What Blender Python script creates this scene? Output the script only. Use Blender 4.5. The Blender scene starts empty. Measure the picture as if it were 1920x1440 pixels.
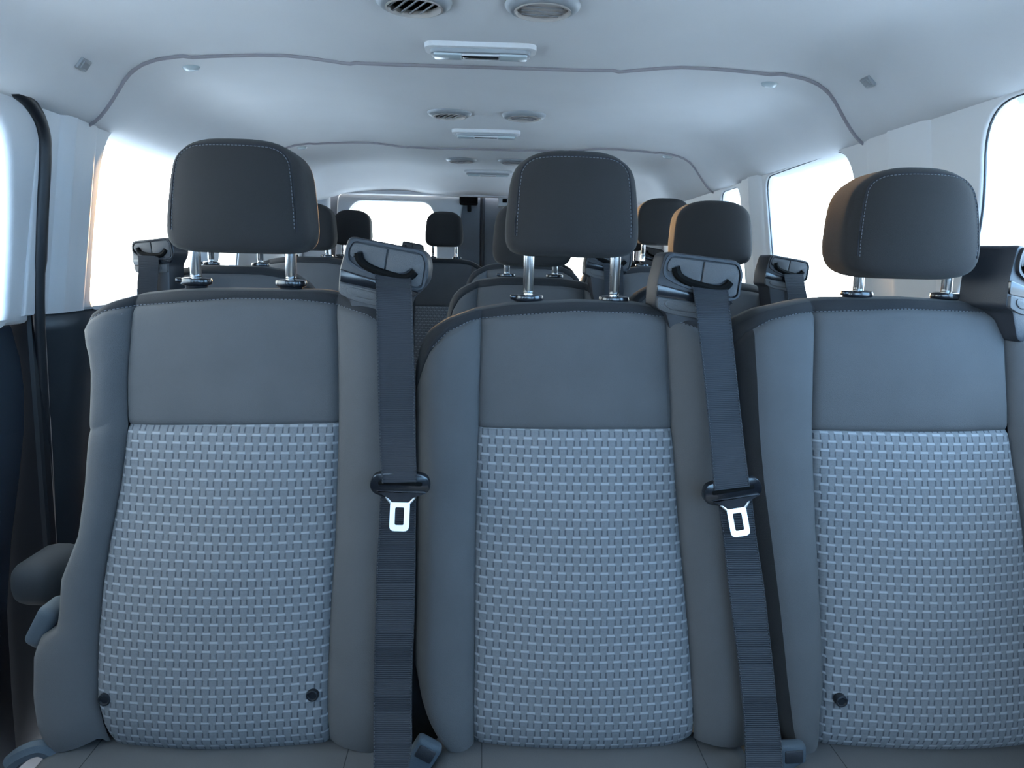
import bpy, bmesh, math
from mathutils import Vector, Matrix, noise
S = bpy.context.scene
C = S.collection

# ------------------------------------------------------------------ camera, light, exposure
CAMZ = 1.12
CR = Vector((0.99931065, -0.03081416, 0.0207053))
CU = Vector((-0.01583524, 0.15064698, 0.98846079))
CF = Vector((0.03357778, 0.98810727, -0.15005519))
CO = Vector((0, 0, CAMZ)); FPX = 1443.0
cd = bpy.data.cameras.new('camera'); cam = bpy.data.objects.new('camera', cd); C.objects.link(cam)
cd.sensor_fit = 'HORIZONTAL'; cd.sensor_width = 36; cd.lens = 36 * FPX / 1920; cd.clip_start = .02
cam.matrix_world = Matrix(((CR.x, CU.x, -CF.x, CO.x), (CR.y, CU.y, -CF.y, CO.y), (CR.z, CU.z, -CF.z, CO.z), (0, 0, 0, 1)))
S.camera = cam

w = bpy.data.worlds.new('world'); S.world = w; w.use_nodes = True
wn_ = w.node_tree.nodes; wl_ = w.node_tree.links; bg = wn_['Background']; bg.inputs[1].default_value = 6.0
# evening sky: bright and pale round the low sun behind the van, deepening to blue opposite it
wtc = wn_.new('ShaderNodeTexCoord'); wsp = wn_.new('ShaderNodeVectorMath'); wsp.operation = 'DOT_PRODUCT'; wsp.inputs[1].default_value = (-.55, .83, 0); wl_.new(wtc.outputs['Generated'], wsp.inputs[0])
wmr = wn_.new('ShaderNodeMapRange'); wmr.inputs[1].default_value = -1; wmr.inputs[2].default_value = 1; wl_.new(wsp.outputs['Value'], wmr.inputs[0])
wcr = wn_.new('ShaderNodeValToRGB'); wl_.new(wmr.outputs[0], wcr.inputs[0]); wl_.new(wcr.outputs[0], bg.inputs[0])
wcr.color_ramp.elements[0].color = (.50, .90, 1.45, 1); wcr.color_ramp.elements[1].color = (1.0, .93, .86, 1)
e_ = wcr.color_ramp.elements.new(.55); e_.color = (.86, .94, 1.0, 1)
sd = bpy.data.lights.new('sun', 'SUN'); sun = bpy.data.objects.new('sun', sd); C.objects.link(sun)
sd.energy = 5; sd.color = (1, .55, .25); sd.angle = math.radians(2)
sun.rotation_euler = Vector((-.088, 1, .047)).to_track_quat('Z', 'Y').to_euler()
S.view_settings.view_transform = 'Standard'; S.view_settings.look = 'None'
S.view_settings.gamma = 1; S.view_settings.use_curve_mapping = False
S.view_settings.exposure = 1.15

def px(x, y, Y):
    """point of the van at depth Y that lies on the sight line measured at pixel x, y"""
    d = CR * (x - 960) + CU * (720 - y) + CF * FPX
    return CO + d * (Y / d.y)

# ------------------------------------------------------------------ materials
def mat(name, col, rough=.6, metal=0, sheen=0, bump=0, bscale=600, var=0, vscale=6, spec=.5, coat=0):
    m = bpy.data.materials.new(name); m.use_nodes = True
    n = m.node_tree.nodes; l = m.node_tree.links; b = n['Principled BSDF']
    b.inputs['Base Color'].default_value = (*col, 1); b.inputs['Roughness'].default_value = rough
    b.inputs['Metallic'].default_value = metal; b.inputs['Sheen Weight'].default_value = sheen
    b.inputs['Specular IOR Level'].default_value = spec; b.inputs['Coat Weight'].default_value = coat
    if bump or var:
        tc = n.new('ShaderNodeTexCoord')
    if bump:
        t = n.new('ShaderNodeTexNoise'); t.inputs['Scale'].default_value = bscale; t.inputs['Detail'].default_value = 3
        l.new(tc.outputs['Object'], t.inputs['Vector'])
        bp = n.new('ShaderNodeBump'); bp.inputs['Strength'].default_value = bump; bp.inputs['Distance'].default_value = .001
        l.new(t.outputs['Fac'], bp.inputs['Height']); l.new(bp.outputs['Normal'], b.inputs['Normal'])
    if var:
        t2 = n.new('ShaderNodeTexNoise'); t2.inputs['Scale'].default_value = vscale; t2.inputs['Detail'].default_value = 6
        l.new(tc.outputs['Object'], t2.inputs['Vector'])
        mx = n.new('ShaderNodeMix'); mx.data_type = 'RGBA'
        mx.inputs[6].default_value = (*[c * (1 - var) for c in col], 1); mx.inputs[7].default_value = (*[c * (1 + var) for c in col], 1)
        l.new(t2.outputs['Fac'], mx.inputs[0]); l.new(mx.outputs[2], b.inputs['Base Color'])
    return m

M_liner = mat('headliner_fabric', (.55, .55, .56), .95, bump=.25, bscale=900, var=.05)
M_trim = mat('light_trim_plastic', (.55, .55, .56), .55, bump=.15, bscale=700)
M_seam = mat('headliner_seam', (.24, .22, .24), .8)
M_dark = mat('dark_trim_plastic', (.022, .028, .036), .38, bump=.2, bscale=500)
M_rough = mat('matt_dark_cover', (.014, .017, .021), .8)
M_rubber = mat('black_rubber', (.006, .008, .012), .45)
M_floor = mat('vinyl_floor', (.34, .30, .24), .7, var=.15)
M_fab = mat('plain_seat_fabric', (.078, .077, .079), .95, spec=.2, sheen=.06, bump=.5, bscale=1400, var=.12, vscale=14)
M_band = mat('dark_band_fabric', (.020, .020, .022), .9, spec=.2, sheen=.08, bump=.5, bscale=1200, var=.1)
M_head = mat('headrest_fabric', (.023, .0215, .0215), .9, spec=.2, sheen=.05, bump=.4, bscale=1400, var=.08)
M_stitch = mat('stitch_thread', (.12, .125, .14), .8)
M_groove = mat('seam_shadow_thread', (.012, .012, .016), .9)  # even near-black colour of the seam tubes
M_shell = mat('seat_back_shell', (.045, .06, .075), .75, bump=.3)
M_metal = mat('polished_steel', (.75, .75, .75), .22, metal=1)
M_steel = mat('brushed_steel', (.95, .95, .95), .45, metal=1)
M_plast = mat('grained_dark_plastic', (.078, .076, .078), .6, spec=.3, bump=.6, bscale=900)
M_housing = mat('housing_plastic', (.022, .023, .028), .42, spec=.4, bump=.3, bscale=900)
M_gloss = mat('gloss_black_plastic', (.008, .009, .012), .18)
M_black = mat('slot_black', (.003, .003, .003), .8, spec=.1)
M_vent = mat('vent_grey_plastic', (.24, .255, .27), .45)
M_beige = mat('vent_beige_disc', (.33, .30, .28), .5)
M_slat = mat('vent_slat_grey', (.17, .17, .18), .5)
M_lens = mat('lamp_lens', (.42, .48, .50), .25)
M_rear = mat('rear_door_panel', (.085, .09, .10), .55, bump=.2)
M_ground = mat('pale_paving', (.55, .57, .6), .9, var=.1, vscale=.5)
M_frame = mat('rear_frame_trim', (.40, .40, .40), .5)

def web_mat():
    m = bpy.data.materials.new('belt_webbing'); m.use_nodes = True
    n = m.node_tree.nodes; l = m.node_tree.links; b = n['Principled BSDF']
    b.inputs['Base Color'].default_value = (.013, .015, .020, 1); b.inputs['Roughness'].default_value = .6
    b.inputs['Sheen Weight'].default_value = .06; b.inputs['Specular IOR Level'].default_value = .35
    uv = n.new('ShaderNodeUVMap'); wv = n.new('ShaderNodeTexWave'); wv.bands_direction = 'Y'
    wv.inputs['Scale'].default_value = 130; wv.inputs['Distortion'].default_value = .6; l.new(uv.outputs[0], wv.inputs[0])
    bp = n.new('ShaderNodeBump'); bp.inputs['Strength'].default_value = .5; bp.inputs['Distance'].default_value = .0006
    l.new(wv.outputs['Fac'], bp.inputs['Height']); l.new(bp.outputs[0], b.inputs['Normal'])
    return m
M_web = web_mat()

def woven_mat():
    m = bpy.data.materials.new('basket_weave_fabric'); m.use_nodes = True
    n = m.node_tree.nodes; l = m.node_tree.links; b = n['Principled BSDF']
    b.inputs['Roughness'].default_value = .9; b.inputs['Sheen Weight'].default_value = .05; b.inputs['Specular IOR Level'].default_value = .2
    def mt(op, a, c=None):
        k = n.new('ShaderNodeMath'); k.operation = op
        for i, v in enumerate((a, c)):
            if v is None: continue
            if isinstance(v, (int, float)): k.inputs[i].default_value = v
            else: l.new(v, k.inputs[i])
        return k.outputs[0]
    uv = n.new('ShaderNodeUVMap'); sp = n.new('ShaderNodeSeparateXYZ'); l.new(uv.outputs[0], sp.inputs[0])
    U = mt('DIVIDE', sp.outputs[0], .0188); V = mt('DIVIDE', sp.outputs[1], .0115)
    row = mt('FLOOR', V); off = mt('MULTIPLY', mt('FLOORED_MODULO', row, 2.0), .5)
    fu = mt('FRACT', mt('ADD', U, off)); fv = mt('FRACT', V)
    au = mt('ABSOLUTE', mt('SUBTRACT', fu, .5))
    def step(x, lo, soft):   # 1 where x > lo
        r = n.new('ShaderNodeMapRange'); r.inputs[1].default_value = lo - soft; r.inputs[2].default_value = lo + soft
        l.new(x, r.inputs[0]); return r.outputs[0]
    dash = mt('MULTIPLY', mt('SUBTRACT', 1.0, step(au, .285, .03)), mt('MULTIPLY', step(fv, .70, .05), mt('SUBTRACT', 1.0, step(fv, .95, .04))))
    tick = mt('MULTIPLY', mt('SUBTRACT', 1.0, step(mt('ABSOLUTE', mt('SUBTRACT', au, .30)), .042, .03)),
              mt('MULTIPLY', step(fv, .04, .04), mt('SUBTRACT', 1.0, step(fv, .64, .05))))
    inner = mt('MULTIPLY', mt('SUBTRACT', 1.0, step(au, .28, .03)), mt('SUBTRACT', 1.0, step(fv, .68, .04)))
    ns = n.new('ShaderNodeTexNoise'); ns.inputs['Scale'].default_value = 300; l.new(uv.outputs[0], ns.inputs['Vector'])
    def mixc(fac, a, c):
        k = n.new('ShaderNodeMix'); k.data_type = 'RGBA'; l.new(fac, k.inputs[0])
        if isinstance(a, tuple): k.inputs[6].default_value = (*a, 1)
        else: l.new(a, k.inputs[6])
        k.inputs[7].default_value = (*c, 1); return k.outputs[2]
    c0 = mixc(ns.outputs['Fac'], (.120, .122, .128), (.172, .174, .182))
    c1 = mixc(mt('MULTIPLY', inner, .15), c0, (.085, .092, .108))
    c2 = mixc(mt('MULTIPLY', tick, .75), c1, (.028, .032, .042))
    c3 = mixc(mt('MULTIPLY', dash, .9), c2, (.265, .27, .28))
    l.new(c3, b.inputs['Base Color'])
    h = mt('SUBTRACT', mt('ADD', dash, mt('MULTIPLY', ns.outputs['Fac'], .5)), mt('MULTIPLY', tick, 1.2))
    bp = n.new('ShaderNodeBump'); bp.inputs['Strength'].default_value = .5; bp.inputs['Distance'].default_value = .0012
    l.new(h, bp.inputs['Height']); l.new(bp.outputs[0], b.inputs['Normal'])
    return m
M_woven = woven_mat()

def glass_mat():
    m = bpy.data.materials.new('window_glass'); m.use_nodes = True
    n = m.node_tree.nodes; l = m.node_tree.links
    for k in list(n):
        if k.type != 'OUTPUT_MATERIAL': n.remove(k)
    o = [k for k in n][0]
    t = n.new('ShaderNodeBsdfTransparent'); t.inputs[0].default_value = (.90, .95, .96, 1)
    g = n.new('ShaderNodeBsdfGlossy'); g.inputs['Roughness'].default_value = .02
    f = n.new('ShaderNodeLayerWeight'); f.inputs[0].default_value = .5
    pw = n.new('ShaderNodeMath'); pw.operation = 'POWER'; pw.inputs[1].default_value = 5; l.new(f.outputs['Facing'], pw.inputs[0])
    ml = n.new('ShaderNodeMath'); ml.operation = 'MULTIPLY_ADD'; ml.inputs[1].default_value = .25; ml.inputs[2].default_value = .03; l.new(pw.outputs[0], ml.inputs[0])
    x = n.new('ShaderNodeMixShader'); l.new(ml.outputs[0], x.inputs[0]); l.new(t.outputs[0], x.inputs[1]); l.new(g.outputs[0], x.inputs[2])
    l.new(x.outputs[0], o.inputs[0]); return m
M_glass = glass_mat()

# ------------------------------------------------------------------ helpers
def link(name, me, m=None, parent=None):
    o = bpy.data.objects.new(name, me); C.objects.link(o)
    if m is not None and me is not None: me.materials.append(m)
    if parent: o.parent = parent
    return o
def tag(o, label=None, cat=None, group=None, kind=None):
    if label: o['label'] = label
    if cat: o['category'] = cat
    if group: o['group'] = group
    if kind: o['kind'] = kind
    return o
def empty(name, loc): 
    o = bpy.data.objects.new(name, None); o.empty_display_size = .05; C.objects.link(o); o.location = loc; return o
def raw(name, v, f, m, parent=None, smooth=True, uv=None):
    me = bpy.data.meshes.new(name); me.from_pydata([tuple(p) for p in v], [], f)
    if smooth: me.polygons.foreach_set('use_smooth', [True] * len(me.polygons))
    if uv:
        L = me.uv_layers.new(name='UVMap')
        for lp in me.loops: L.data[lp.index].uv = uv[lp.vertex_index]
    me.update(); return link(name, me, m, parent)
def bmo(name, bm, m, parent=None, smooth=False, mtx=None):
    if mtx is not None: bmesh.ops.transform(bm, matrix=mtx, verts=bm.verts)
    bmesh.ops.recalc_face_normals(bm, faces=bm.faces)
    me = bpy.data.meshes.new(name); bm.to_mesh(me); bm.free()
    if smooth:
        me.polygons.foreach_set('use_smooth', [True] * len(me.polygons))
        me.set_sharp_from_angle(angle=math.radians(40))
    return link(name, me, m, parent)
def rbox(c, s, bev=.005, seg=2, rot=None):
    bm = bmesh.new(); bmesh.ops.create_cube(bm, size=1)
    bmesh.ops.scale(bm, vec=s, verts=bm.verts)
    if bev: bmesh.ops.bevel(bm, geom=bm.edges[:], offset=bev, segments=seg, profile=.5, affect='EDGES')
    if rot is not None: bmesh.ops.transform(bm, matrix=rot, verts=bm.verts)
    bmesh.ops.translate(bm, vec=c, verts=bm.verts); return bm
def merge(*bms):
    out = bms[0]
    for b in bms[1:]:
        me = bpy.data.meshes.new('t'); b.to_mesh(me); out.from_mesh(me); bpy.data.meshes.remove(me); b.free()
    return out
def plate(pts, y0, y1, bev=.001, hole=None):
    """outline (x,z) extruded from y0 (towards the viewer) back to y1"""
    bm = bmesh.new()
    if hole is None:
        vs = [bm.verts.new((x, y0, z)) for x, z in pts]; f = bm.faces.new(vs)
        r = bmesh.ops.extrude_face_region(bm, geom=[f])
        bmesh.ops.translate(bm, vec=(0, y1 - y0, 0), verts=[g for g in r['geom'] if isinstance(g, bmesh.types.BMVert)])
        if bev:
            e = [e for e in bm.edges if all(abs(v.co.y - y0) < 1e-7 for v in e.verts)]
            bmesh.ops.bevel(bm, geom=e, offset=bev, segments=2, profile=.5, affect='EDGES')
    else:
        n = len(pts); a = [bm.verts.new((x, y0, z)) for x, z in pts]; b = [bm.verts.new((x, y0, z)) for x, z in hole]
        c = [bm.verts.new((x, y1, z)) for x, z in pts]; d = [bm.verts.new((x, y1, z)) for x, z in hole]
        for i in range(n):
            j = (i + 1) % n
            bm.faces.new((a[i], a[j], b[j], b[i])); bm.faces.new((c[i], c[j], d[j], d[i]))
            bm.faces.new((a[i], a[j], c[j], c[i])); bm.faces.new((b[i], b[j], d[j], d[i]))
    return bm
def rounded(pts, r, n=5):
    """round the corners of a closed polygon"""
    out = []; N = len(pts)
    for i in range(N):
        p = Vector(pts[i]); a = Vector(pts[i - 1]) - p; b = Vector(pts[(i + 1) % N]) - p
        rr = min(r if not isinstance(r, (list, tuple)) else r[i], a.length * .48, b.length * .48)
        s = p + a.normalized() * rr; e = p + b.normalized() * rr
        for k in range(n + 1):
            t = k / n; out.append(tuple(s * (1 - t) ** 2 + p * 2 * t * (1 - t) + e * t * t))
    return out
def tube(path, r, n=8, flat=1.0):
    bm = bmesh.new(); rings = []; P = [Vector(p) for p in path]
    for i, p in enumerate(P):
        d = (P[min(i + 1, len(P) - 1)] - P[max(i - 1, 0)]).normalized()
        u = d.cross(Vector((0, 0, 1)));
        if u.length < .1: u = d.cross(Vector((0, 1, 0)))
        u.normalize(); v = d.cross(u)
        rr = r[i] if isinstance(r, (list, tuple)) else r
        rings.append([bm.verts.new(p + u * rr * math.cos(2 * math.pi * k / n) + v * rr * flat * math.sin(2 * math.pi * k / n)) for k in range(n)])
    for a, b in zip(rings, rings[1:]):
        for k in range(n): bm.faces.new((a[k], a[(k + 1) % n], b[(k + 1) % n], b[k]))
    bm.faces.new(rings[0]); bm.faces.new(rings[-1]); return bm
def lathe(prof, n=40, axis='Z', sx=1, sy=1):
    bm = bmesh.new(); rings = []
    for r, z in prof:
        rings.append([bm.verts.new((r * sx * math.cos(2 * math.pi * k / n), r * sy * math.sin(2 * math.pi * k / n), z)) for k in range(n)])
    for a, b in zip(rings, rings[1:]):
        for k in range(n): bm.faces.new((a[k], a[(k + 1) % n], b[(k + 1) % n], b[k]))
    bm.faces.new(rings[0]); bm.faces.new(rings[-1]); return bm
def smooth_path(pts, per=6):
    P = [Vector(p) for p in pts]; out = []
    for i in range(len(P) - 1):
        p0 = P[max(i - 1, 0)]; p1 = P[i]; p2 = P[i + 1]; p3 = P[min(i + 2, len(P) - 1)]
        for k in range(per):
            t = k / per
            out.append(.5 * ((2 * p1) + (p2 - p0) * t + (2 * p0 - 5 * p1 + 4 * p2 - p3) * t * t + (3 * p1 - p0 - 3 * p2 + p3) * t ** 3))
    out.append(P[-1]); return out
def itp(tab, t):
    if t <= tab[0][0]: return tab[0][1]
    for (a, va), (b, vb) in zip(tab, tab[1:]):
        if t <= b: return va + (vb - va) * (t - a) / (b - a) if b > a else vb
    return tab[-1][1]
def curve_plate(name, loops, m, frame, th=.02, bev=.006, parent=None):
    """flat panel with openings; loops are (u,v); frame maps (u,v,w) to the van"""
    cu = bpy.data.curves.new(name, 'CURVE'); cu.dimensions = '2D'; cu.fill_mode = 'BOTH'
    cu.extrude = th / 2; cu.bevel_depth = bev; cu.bevel_resolution = 2; cu.offset = -bev
    for lp in loops:
        s = cu.splines.new('POLY'); s.points.add(len(lp) - 1); s.use_cyclic_u = True
        for i, (u, v) in enumerate(lp): s.points[i].co = (u, v, 0, 1)
    t = bpy.data.objects.new('t', cu); C.objects.link(t)
    dg = bpy.context.evaluated_depsgraph_get(); me = bpy.data.meshes.new_from_object(t.evaluated_get(dg))
    C.objects.unlink(t); bpy.data.objects.remove(t)
    for v in me.vertices: v.co = frame(*v.co)
    me.name = name; me.materials.clear()
    bm = bmesh.new(); bm.from_mesh(me); bmesh.ops.remove_doubles(bm, verts=bm.verts, dist=1e-5)
    return bmo(name, bm, m, parent, True)
def stitches(path, step, ln, wd, n_off=(0, 0, 0)):
    """short raised threads along a path"""
    P = [Vector(p) for p in path]; v = []; f = []; acc = 0; nxt = 0
    for a, b in zip(P, P[1:]):
        L = (b - a).length
        if L < 1e-6: continue
        d = (b - a) / L
        while nxt <= acc + L:
            c = a + d * (nxt - acc) + Vector(n_off); s = d.cross(Vector((0, 1, 0)))
            if s.length < .1: s = Vector((1, 0, 0))
            s.normalize(); o = d.cross(s).normalized(); i = len(v)
            for q in ((-1, -1), (1, -1), (1, 1), (-1, 1)):
                v.append(c + d * q[0] * ln / 2 + s * q[1] * wd / 2)
            for q in ((-.7, -.5), (.7, -.5), (.7, .5), (-.7, .5)):
                v.append(c + d * q[0] * ln / 2 + s * q[1] * wd / 2 + Vector((0, -wd * .6, 0)))
            f += [(i, i + 1, i + 2, i + 3), (i + 4, i + 5, i + 6, i + 7)] + [(i + k, i + (k + 1) % 4, i + 4 + (k + 1) % 4, i + 4 + k) for k in range(4)]
            nxt += step
        acc += L
    return v, f

# ------------------------------------------------------------------ the van body
XC = -.012
def struct(o): o['kind'] = 'structure'; return o
o = bmo('ground', rbox((0, 2, -.5), (80, 80, .1), 0), M_ground); struct(o)
o = bmo('floor', rbox((XC, 1.15, -.02), (1.86, 5.3, .04), 0), M_floor); struct(o)

prof = [(0, 1.519), (.1, 1.519), (.2, 1.519), (.25, 1.5198), (.28, 1.5215), (.32, 1.526), (.36, 1.5305), (.40, 1.533), (.46, 1.5325), (.54, 1.528), (.61, 1.5225),
        (.655, 1.5165), (.685, 1.508), (.71, 1.495), (.728, 1.478), (.742, 1.46), (.757, 1.441), (.772, 1.424), (.786, 1.410), (.800, 1.400), (.815, 1.393), (.835, 1.389), (.86, 1.388), (.92, 1.392)]
full = [(-x, z) for x, z in prof[:0:-1]] + prof
# lengthwise: nearly level, the rear end curls down to the header
ys = [-1.35, -.6, 0, .4, .8, 1.1, 1.4, 1.6, 1.63, 1.66, 1.9, 2.2, 2.5, 2.70, 2.73, 2.76, 3.0, 3.2, 3.36, 3.42, 3.46, 3.5, 3.55, 3.60, 3.64]
v = []; f = []
for y in ys:
    e = max(0, (y - 3.40) / .24)
    for x, z in full:
        drop = .075 * (e ** 1.3) * max(0, min(1, (z - 1.40) / .10))
        k = 1 - .02 * e
        fz = z - drop
        if y < 3.4:   # gentle crown of each headliner section between its seams
            fz += .0025 * math.sin(math.pi * ((y - 1.63) / 1.10))**2 * (1 if abs(x) < .7 else 0)
        v.append((XC + x * k, y, fz))
nx = len(full)
for j in range(len(ys) - 1):
    for i in range(nx - 1): a = j * nx + i; f.append((a, a + nx, a + nx + 1, a + 1))
o = raw('ceiling', v, f, M_liner); struct(o)
md = o.modifiers.new('s', 'SOLIDIFY'); md.thickness = .025; md.offset = -1
bpy.context.view_layer.update()
# make sure thickness grows upward (outside)
if o.data.polygons[nx * 5].normal.z < 0: md.offset = -1
else: md.offset = 1

def ceil_z(x, y=1.6):
    t = abs(x - XC); return itp(prof, t)
# seams of the headliner (a soft raised lip following the section)
def seam(Y, bend, name):
    pts = []
    for i in range(-58, 59):
        x = i / 58 * .83
        ax = abs(x)
        yy = Y + bend * (max(0, ax - .60) / .23) ** 1.5 * .05 + (.012 if .27 < ax < .6 else 0) * bend
        pts.append((XC + x, yy, ceil_z(XC + x) - .0015))
    r = bmo(name, tube(pts, .0042, 8), M_seam, smooth=True); struct(r); return r
seam(1.63, 1, 'trim_1'); seam(2.73, 1, 'trim_2')

BZ = 1.008                                     # belt line
def wx(z): return .865 - (z - 1.03) * .135      # wall lean
def wframe(s):
    return lambda u, v_, w_: Vector((s * (wx(v_) + w_ + .012) + (-.018), u, v_))
WL = rounded([(1.742, BZ + .004), (1.735, 1.18), (1.745, 1.33), (1.775, 1.399), (2.36, 1.399), (2.37, BZ + .004)], [.03, .3, .1, .05, .06, .04], 8)
WL3 = rounded([(2.54, BZ + .004), (2.535, 1.396), (2.73, 1.396), (2.735, BZ + .004)], .05, 6)
outer = [(1.50, BZ), (3.72, BZ), (3.72, 1.46), (1.50, 1.46)]
struct(curve_plate('wall_left', [outer, WL, WL3], M_trim, wframe(-1), .022, .006))
WR1 = rounded([(.25, BZ + .004), (.25, 1.393), (1.27, 1.393), (1.285, 1.2), (1.37, 1.06), (1.385, BZ + .004)], [.08, .08, .075, .2, .08, .03], 8)
WR2 = rounded([(1.70, BZ + .004), (1.70, 1.25), (1.745, 1.399), (2.262, 1.392), (2.245, BZ + .004)], [.04, .3, .075, .045, .04], 8)
WR3 = rounded([(2.50, BZ + .004), (2.49, 1.39), (2.70, 1.39), (2.70, BZ + .004)], .05, 6)
struct(curve_plate('wall_right', [[(.05, BZ), (3.72, BZ), (3.72, 1.46), (.05, 1.46)], WR1, WR2, WR3], M_trim, wframe(1), .022, .006))
wn = [0]
def pane(s, lp, off=.022):
    wn[0] += 1
    g = curve_plate('window_%d' % wn[0], [lp], M_glass, lambda u, v_, w_: Vector((s * (wx(v_) + w_ + off) - .018, u, v_)), .004, 0)
    return struct(g)
def grow(lp, k=1.02):
    cx = sum(p[0] for p in lp) / len(lp); cy = sum(p[1] for p in lp) / len(lp)
    return [(cx + (a - cx) * k, cy + (b - cy) * k) for a, b in lp]
pane(-1, grow(WL), .036); pane(-1, grow(WL3), .036); pane(1, grow(WR1), .036); pane(1, grow(WR2), .036); pane(1, grow(WR3), .036)

# window rubber edge lines
def edge_line(s, lp, name='window_seal'):
    pts = [wframe(s)(a, b, -.010) for a, b in lp]; pts.append(pts[0])
    return bmo(name, tube(pts, .0022, 6), M_dark, None, True)
for nm, s, lp in (('trim_3', -1, WL), ('trim_4', 1, WR1), ('trim_5', 1, WR2), ('trim_6', 1, WR3), ('trim_7', -1, WL3)):
    struct(edge_line(s, grow(lp, 1.0), nm))

# pillar covers, proud of the wall, with a fold down the middle
def pillar(s, y0, y1, z0, z1, name, fold=.35, depth=.010, topnarrow=0, m=None):
    v = []; f = []; N = 12; cols = [0, .06, .14, fold - .03, fold, fold + .03, .6, .86, .94, 1]
    dep = [0, .6, .92, 1, 1.12, .98, .85, .8, .5, 0]
    for j in range(N + 1):
        z = z0 + (z1 - z0) * j / N
        for c, d in zip(cols, dep):
            y = y0 + (y1 - y0) * c
            v.append((s * (wx(z) + .002 - depth * d) - .018, y, z))
    K = len(cols)
    for j in range(N):
        for i in range(K - 1):
            a = j * K + i; q = (a, a + 1, a + K + 1, a + K); f.append(q if s < 0 else q[::-1])
    o = raw(name, v, f, m or M_trim, smooth=True); struct(o); return o
pillar(-1, 1.565, 1.725, BZ, 1.412, 'trim_8', .34, .014)
pillar(1, 1.40, 1.68, BZ, 1.412, 'trim_9', .55, .012)
pillar(1, 2.275, 2.475, BZ, 1.43, 'trim_10', .5, .016)
pillar(-1, 2.385, 2.52, BZ, 1.43, 'trim_11', .5, .012)
# lower dark side trims
def lower_side(s, y0, y1, name, x_off=0, m=M_dark):
    v = []; f = []; zs = [0, .15, .3, .45, .6, .75, .85, .93, .975, .995, BZ + .001]; 
    xs = [.945, .95, .952, .95, .942, .93, .915, .90, .888, .884, .90]
    yy = [y0 + (y1 - y0) * i / 10 for i in range(11)]
    for z, x in zip(zs, xs):
        for y in yy: v.append((s * (x + x_off) - .018, y, z))
    K = 11
    for j in range(len(zs) - 1):
        for i in range(10):
            a = j * K + i; f.append((a, a + 1, a + K + 1, a + K))
    o = raw(name, v, f, m, smooth=True); struct(o)
    md = o.modifiers.new('s', 'SOLIDIFY'); md.thickness = .02; md.offset = 1 if s < 0 else -1
    return o
lower_side(-1, 1.56, 3.72, 'wall_left_lower'); lower_side(1, -.1, 3.72, 'wall_right_lower')

# sliding door on the left: light window surround over a dark panel, set outboard of the aperture
def dframe(u, v_, w_): return Vector((-(.895 - (v_ - 1.03) * .16 + w_) - .018, u, v_))
DW = rounded([(.15, 1.0), (.15, 1.375), (1.41, 1.375), (1.445, 1.20), (1.455, 1.0)], [.06, .06, .11, .2, .03], 8)
door = empty('door_1', (-.9, .8, 0)); struct(door)
def keep(o, par):
    o.parent = par; o.matrix_parent_inverse = Matrix.Translation(-Vector(par.location)); return o
keep(curve_plate('window_surround', [rounded([(-.1, .992), (-.1, 1.43), (1.46, 1.43), (1.515, 1.38), (1.53, .992)], [.02, .05, .12, .12, .01], 8), DW], M_trim, dframe, .03, .012), door)
keep(curve_plate('pane', [grow(DW, 1.03)], M_glass, lambda u, v_, w_: dframe(u, v_, w_ + .02), .004, 0), door)
v = []; f = []; zs = [.05, .2, .4, .55, .68, .78, .86, .92, .96, .985, .993]; xs = [.955, .955, .95, .93, .905, .888, .882, .885, .893, .898, .905]
for z, x in zip(zs, xs):
    for i in range(14): v.append((-x - .03, -.1 + 1.63 * i / 13, z))
for j in range(len(zs) - 1):
    for i in range(13): a = j * 14 + i; f.append((a, a + 1, a + 15, a + 14))
o = raw('lower_panel', v, f, mat('door_panel_plastic', (.045, .06, .085), .3), smooth=True)  # blue of the reflected sky is mixed into the dark panel colour
md = o.modifiers.new('s', 'SOLIDIFY'); md.thickness = .02; keep(o, door)
# rubber seal round the doorway
sp = [(-.2, 1.418), (1.0, 1.418), (1.35, 1.414), (1.453, 1.405), (1.504, 1.388), (1.540, 1.355), (1.552, 1.30), (1.556, 1.184), (1.566, 1.04), (1.585, .886), (1.60, .70), (1.61, .5), (1.60, .25), (1.58, .05)]
pts = [Vector((-(wx(z) if z > 1.0 else .872 + (1.0 - z) * .06) - .012, y, z)) for y, z in [(a - .028, b) for a, b in sp]]
pts = smooth_path(pts, 6)
o = bmo('trim_12', tube(pts, [.0135 if p.z > 1.1 else .011 for p in pts], 10), M_rubber, smooth=True); struct(o)
# body step between seal and door edge
o = bmo('trim_13', rbox((-.945, 1.555, .7), (.11, .04, 1.46), .01), M_rubber); struct(o)

# front of the cabin behind the photographer: door pillars, cowl, windscreen
for s, nm in ((-1, 'wall_front_left'), (1, 'wall_front_right')):
    lw = rounded([(-.15, 1.0), (-.15, 1.37), (-.95, 1.33), (-1.15, 1.0)], .06, 5)
    struct(curve_plate(nm, [[(-1.6, 0), (.07, 0), (.07, 1.46), (-1.35, 1.46), (-1.6, 1.0)], lw], M_dark, lambda u, v_, w_, s=s: Vector((s * (.90 - max(0, v_ - 1.03) * .135 + w_) - .018, u, v_)), .022, .004))
    pane(s, grow(lw), .05)
struct(bmo('wall_front', rbox((XC, -1.62, .46), (1.9, .06, .92), .01), M_dark))
wn[0] += 1
g = raw('window_%d' % wn[0], [(-.88, -1.6, .92), (.86, -1.6, .92), (.84, -1.33, 1.46), (-.86, -1.33, 1.46)], [(0, 1, 2, 3)], M_glass, smooth=False); struct(g)
g.modifiers.new('s', 'SOLIDIFY').thickness = .004

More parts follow.
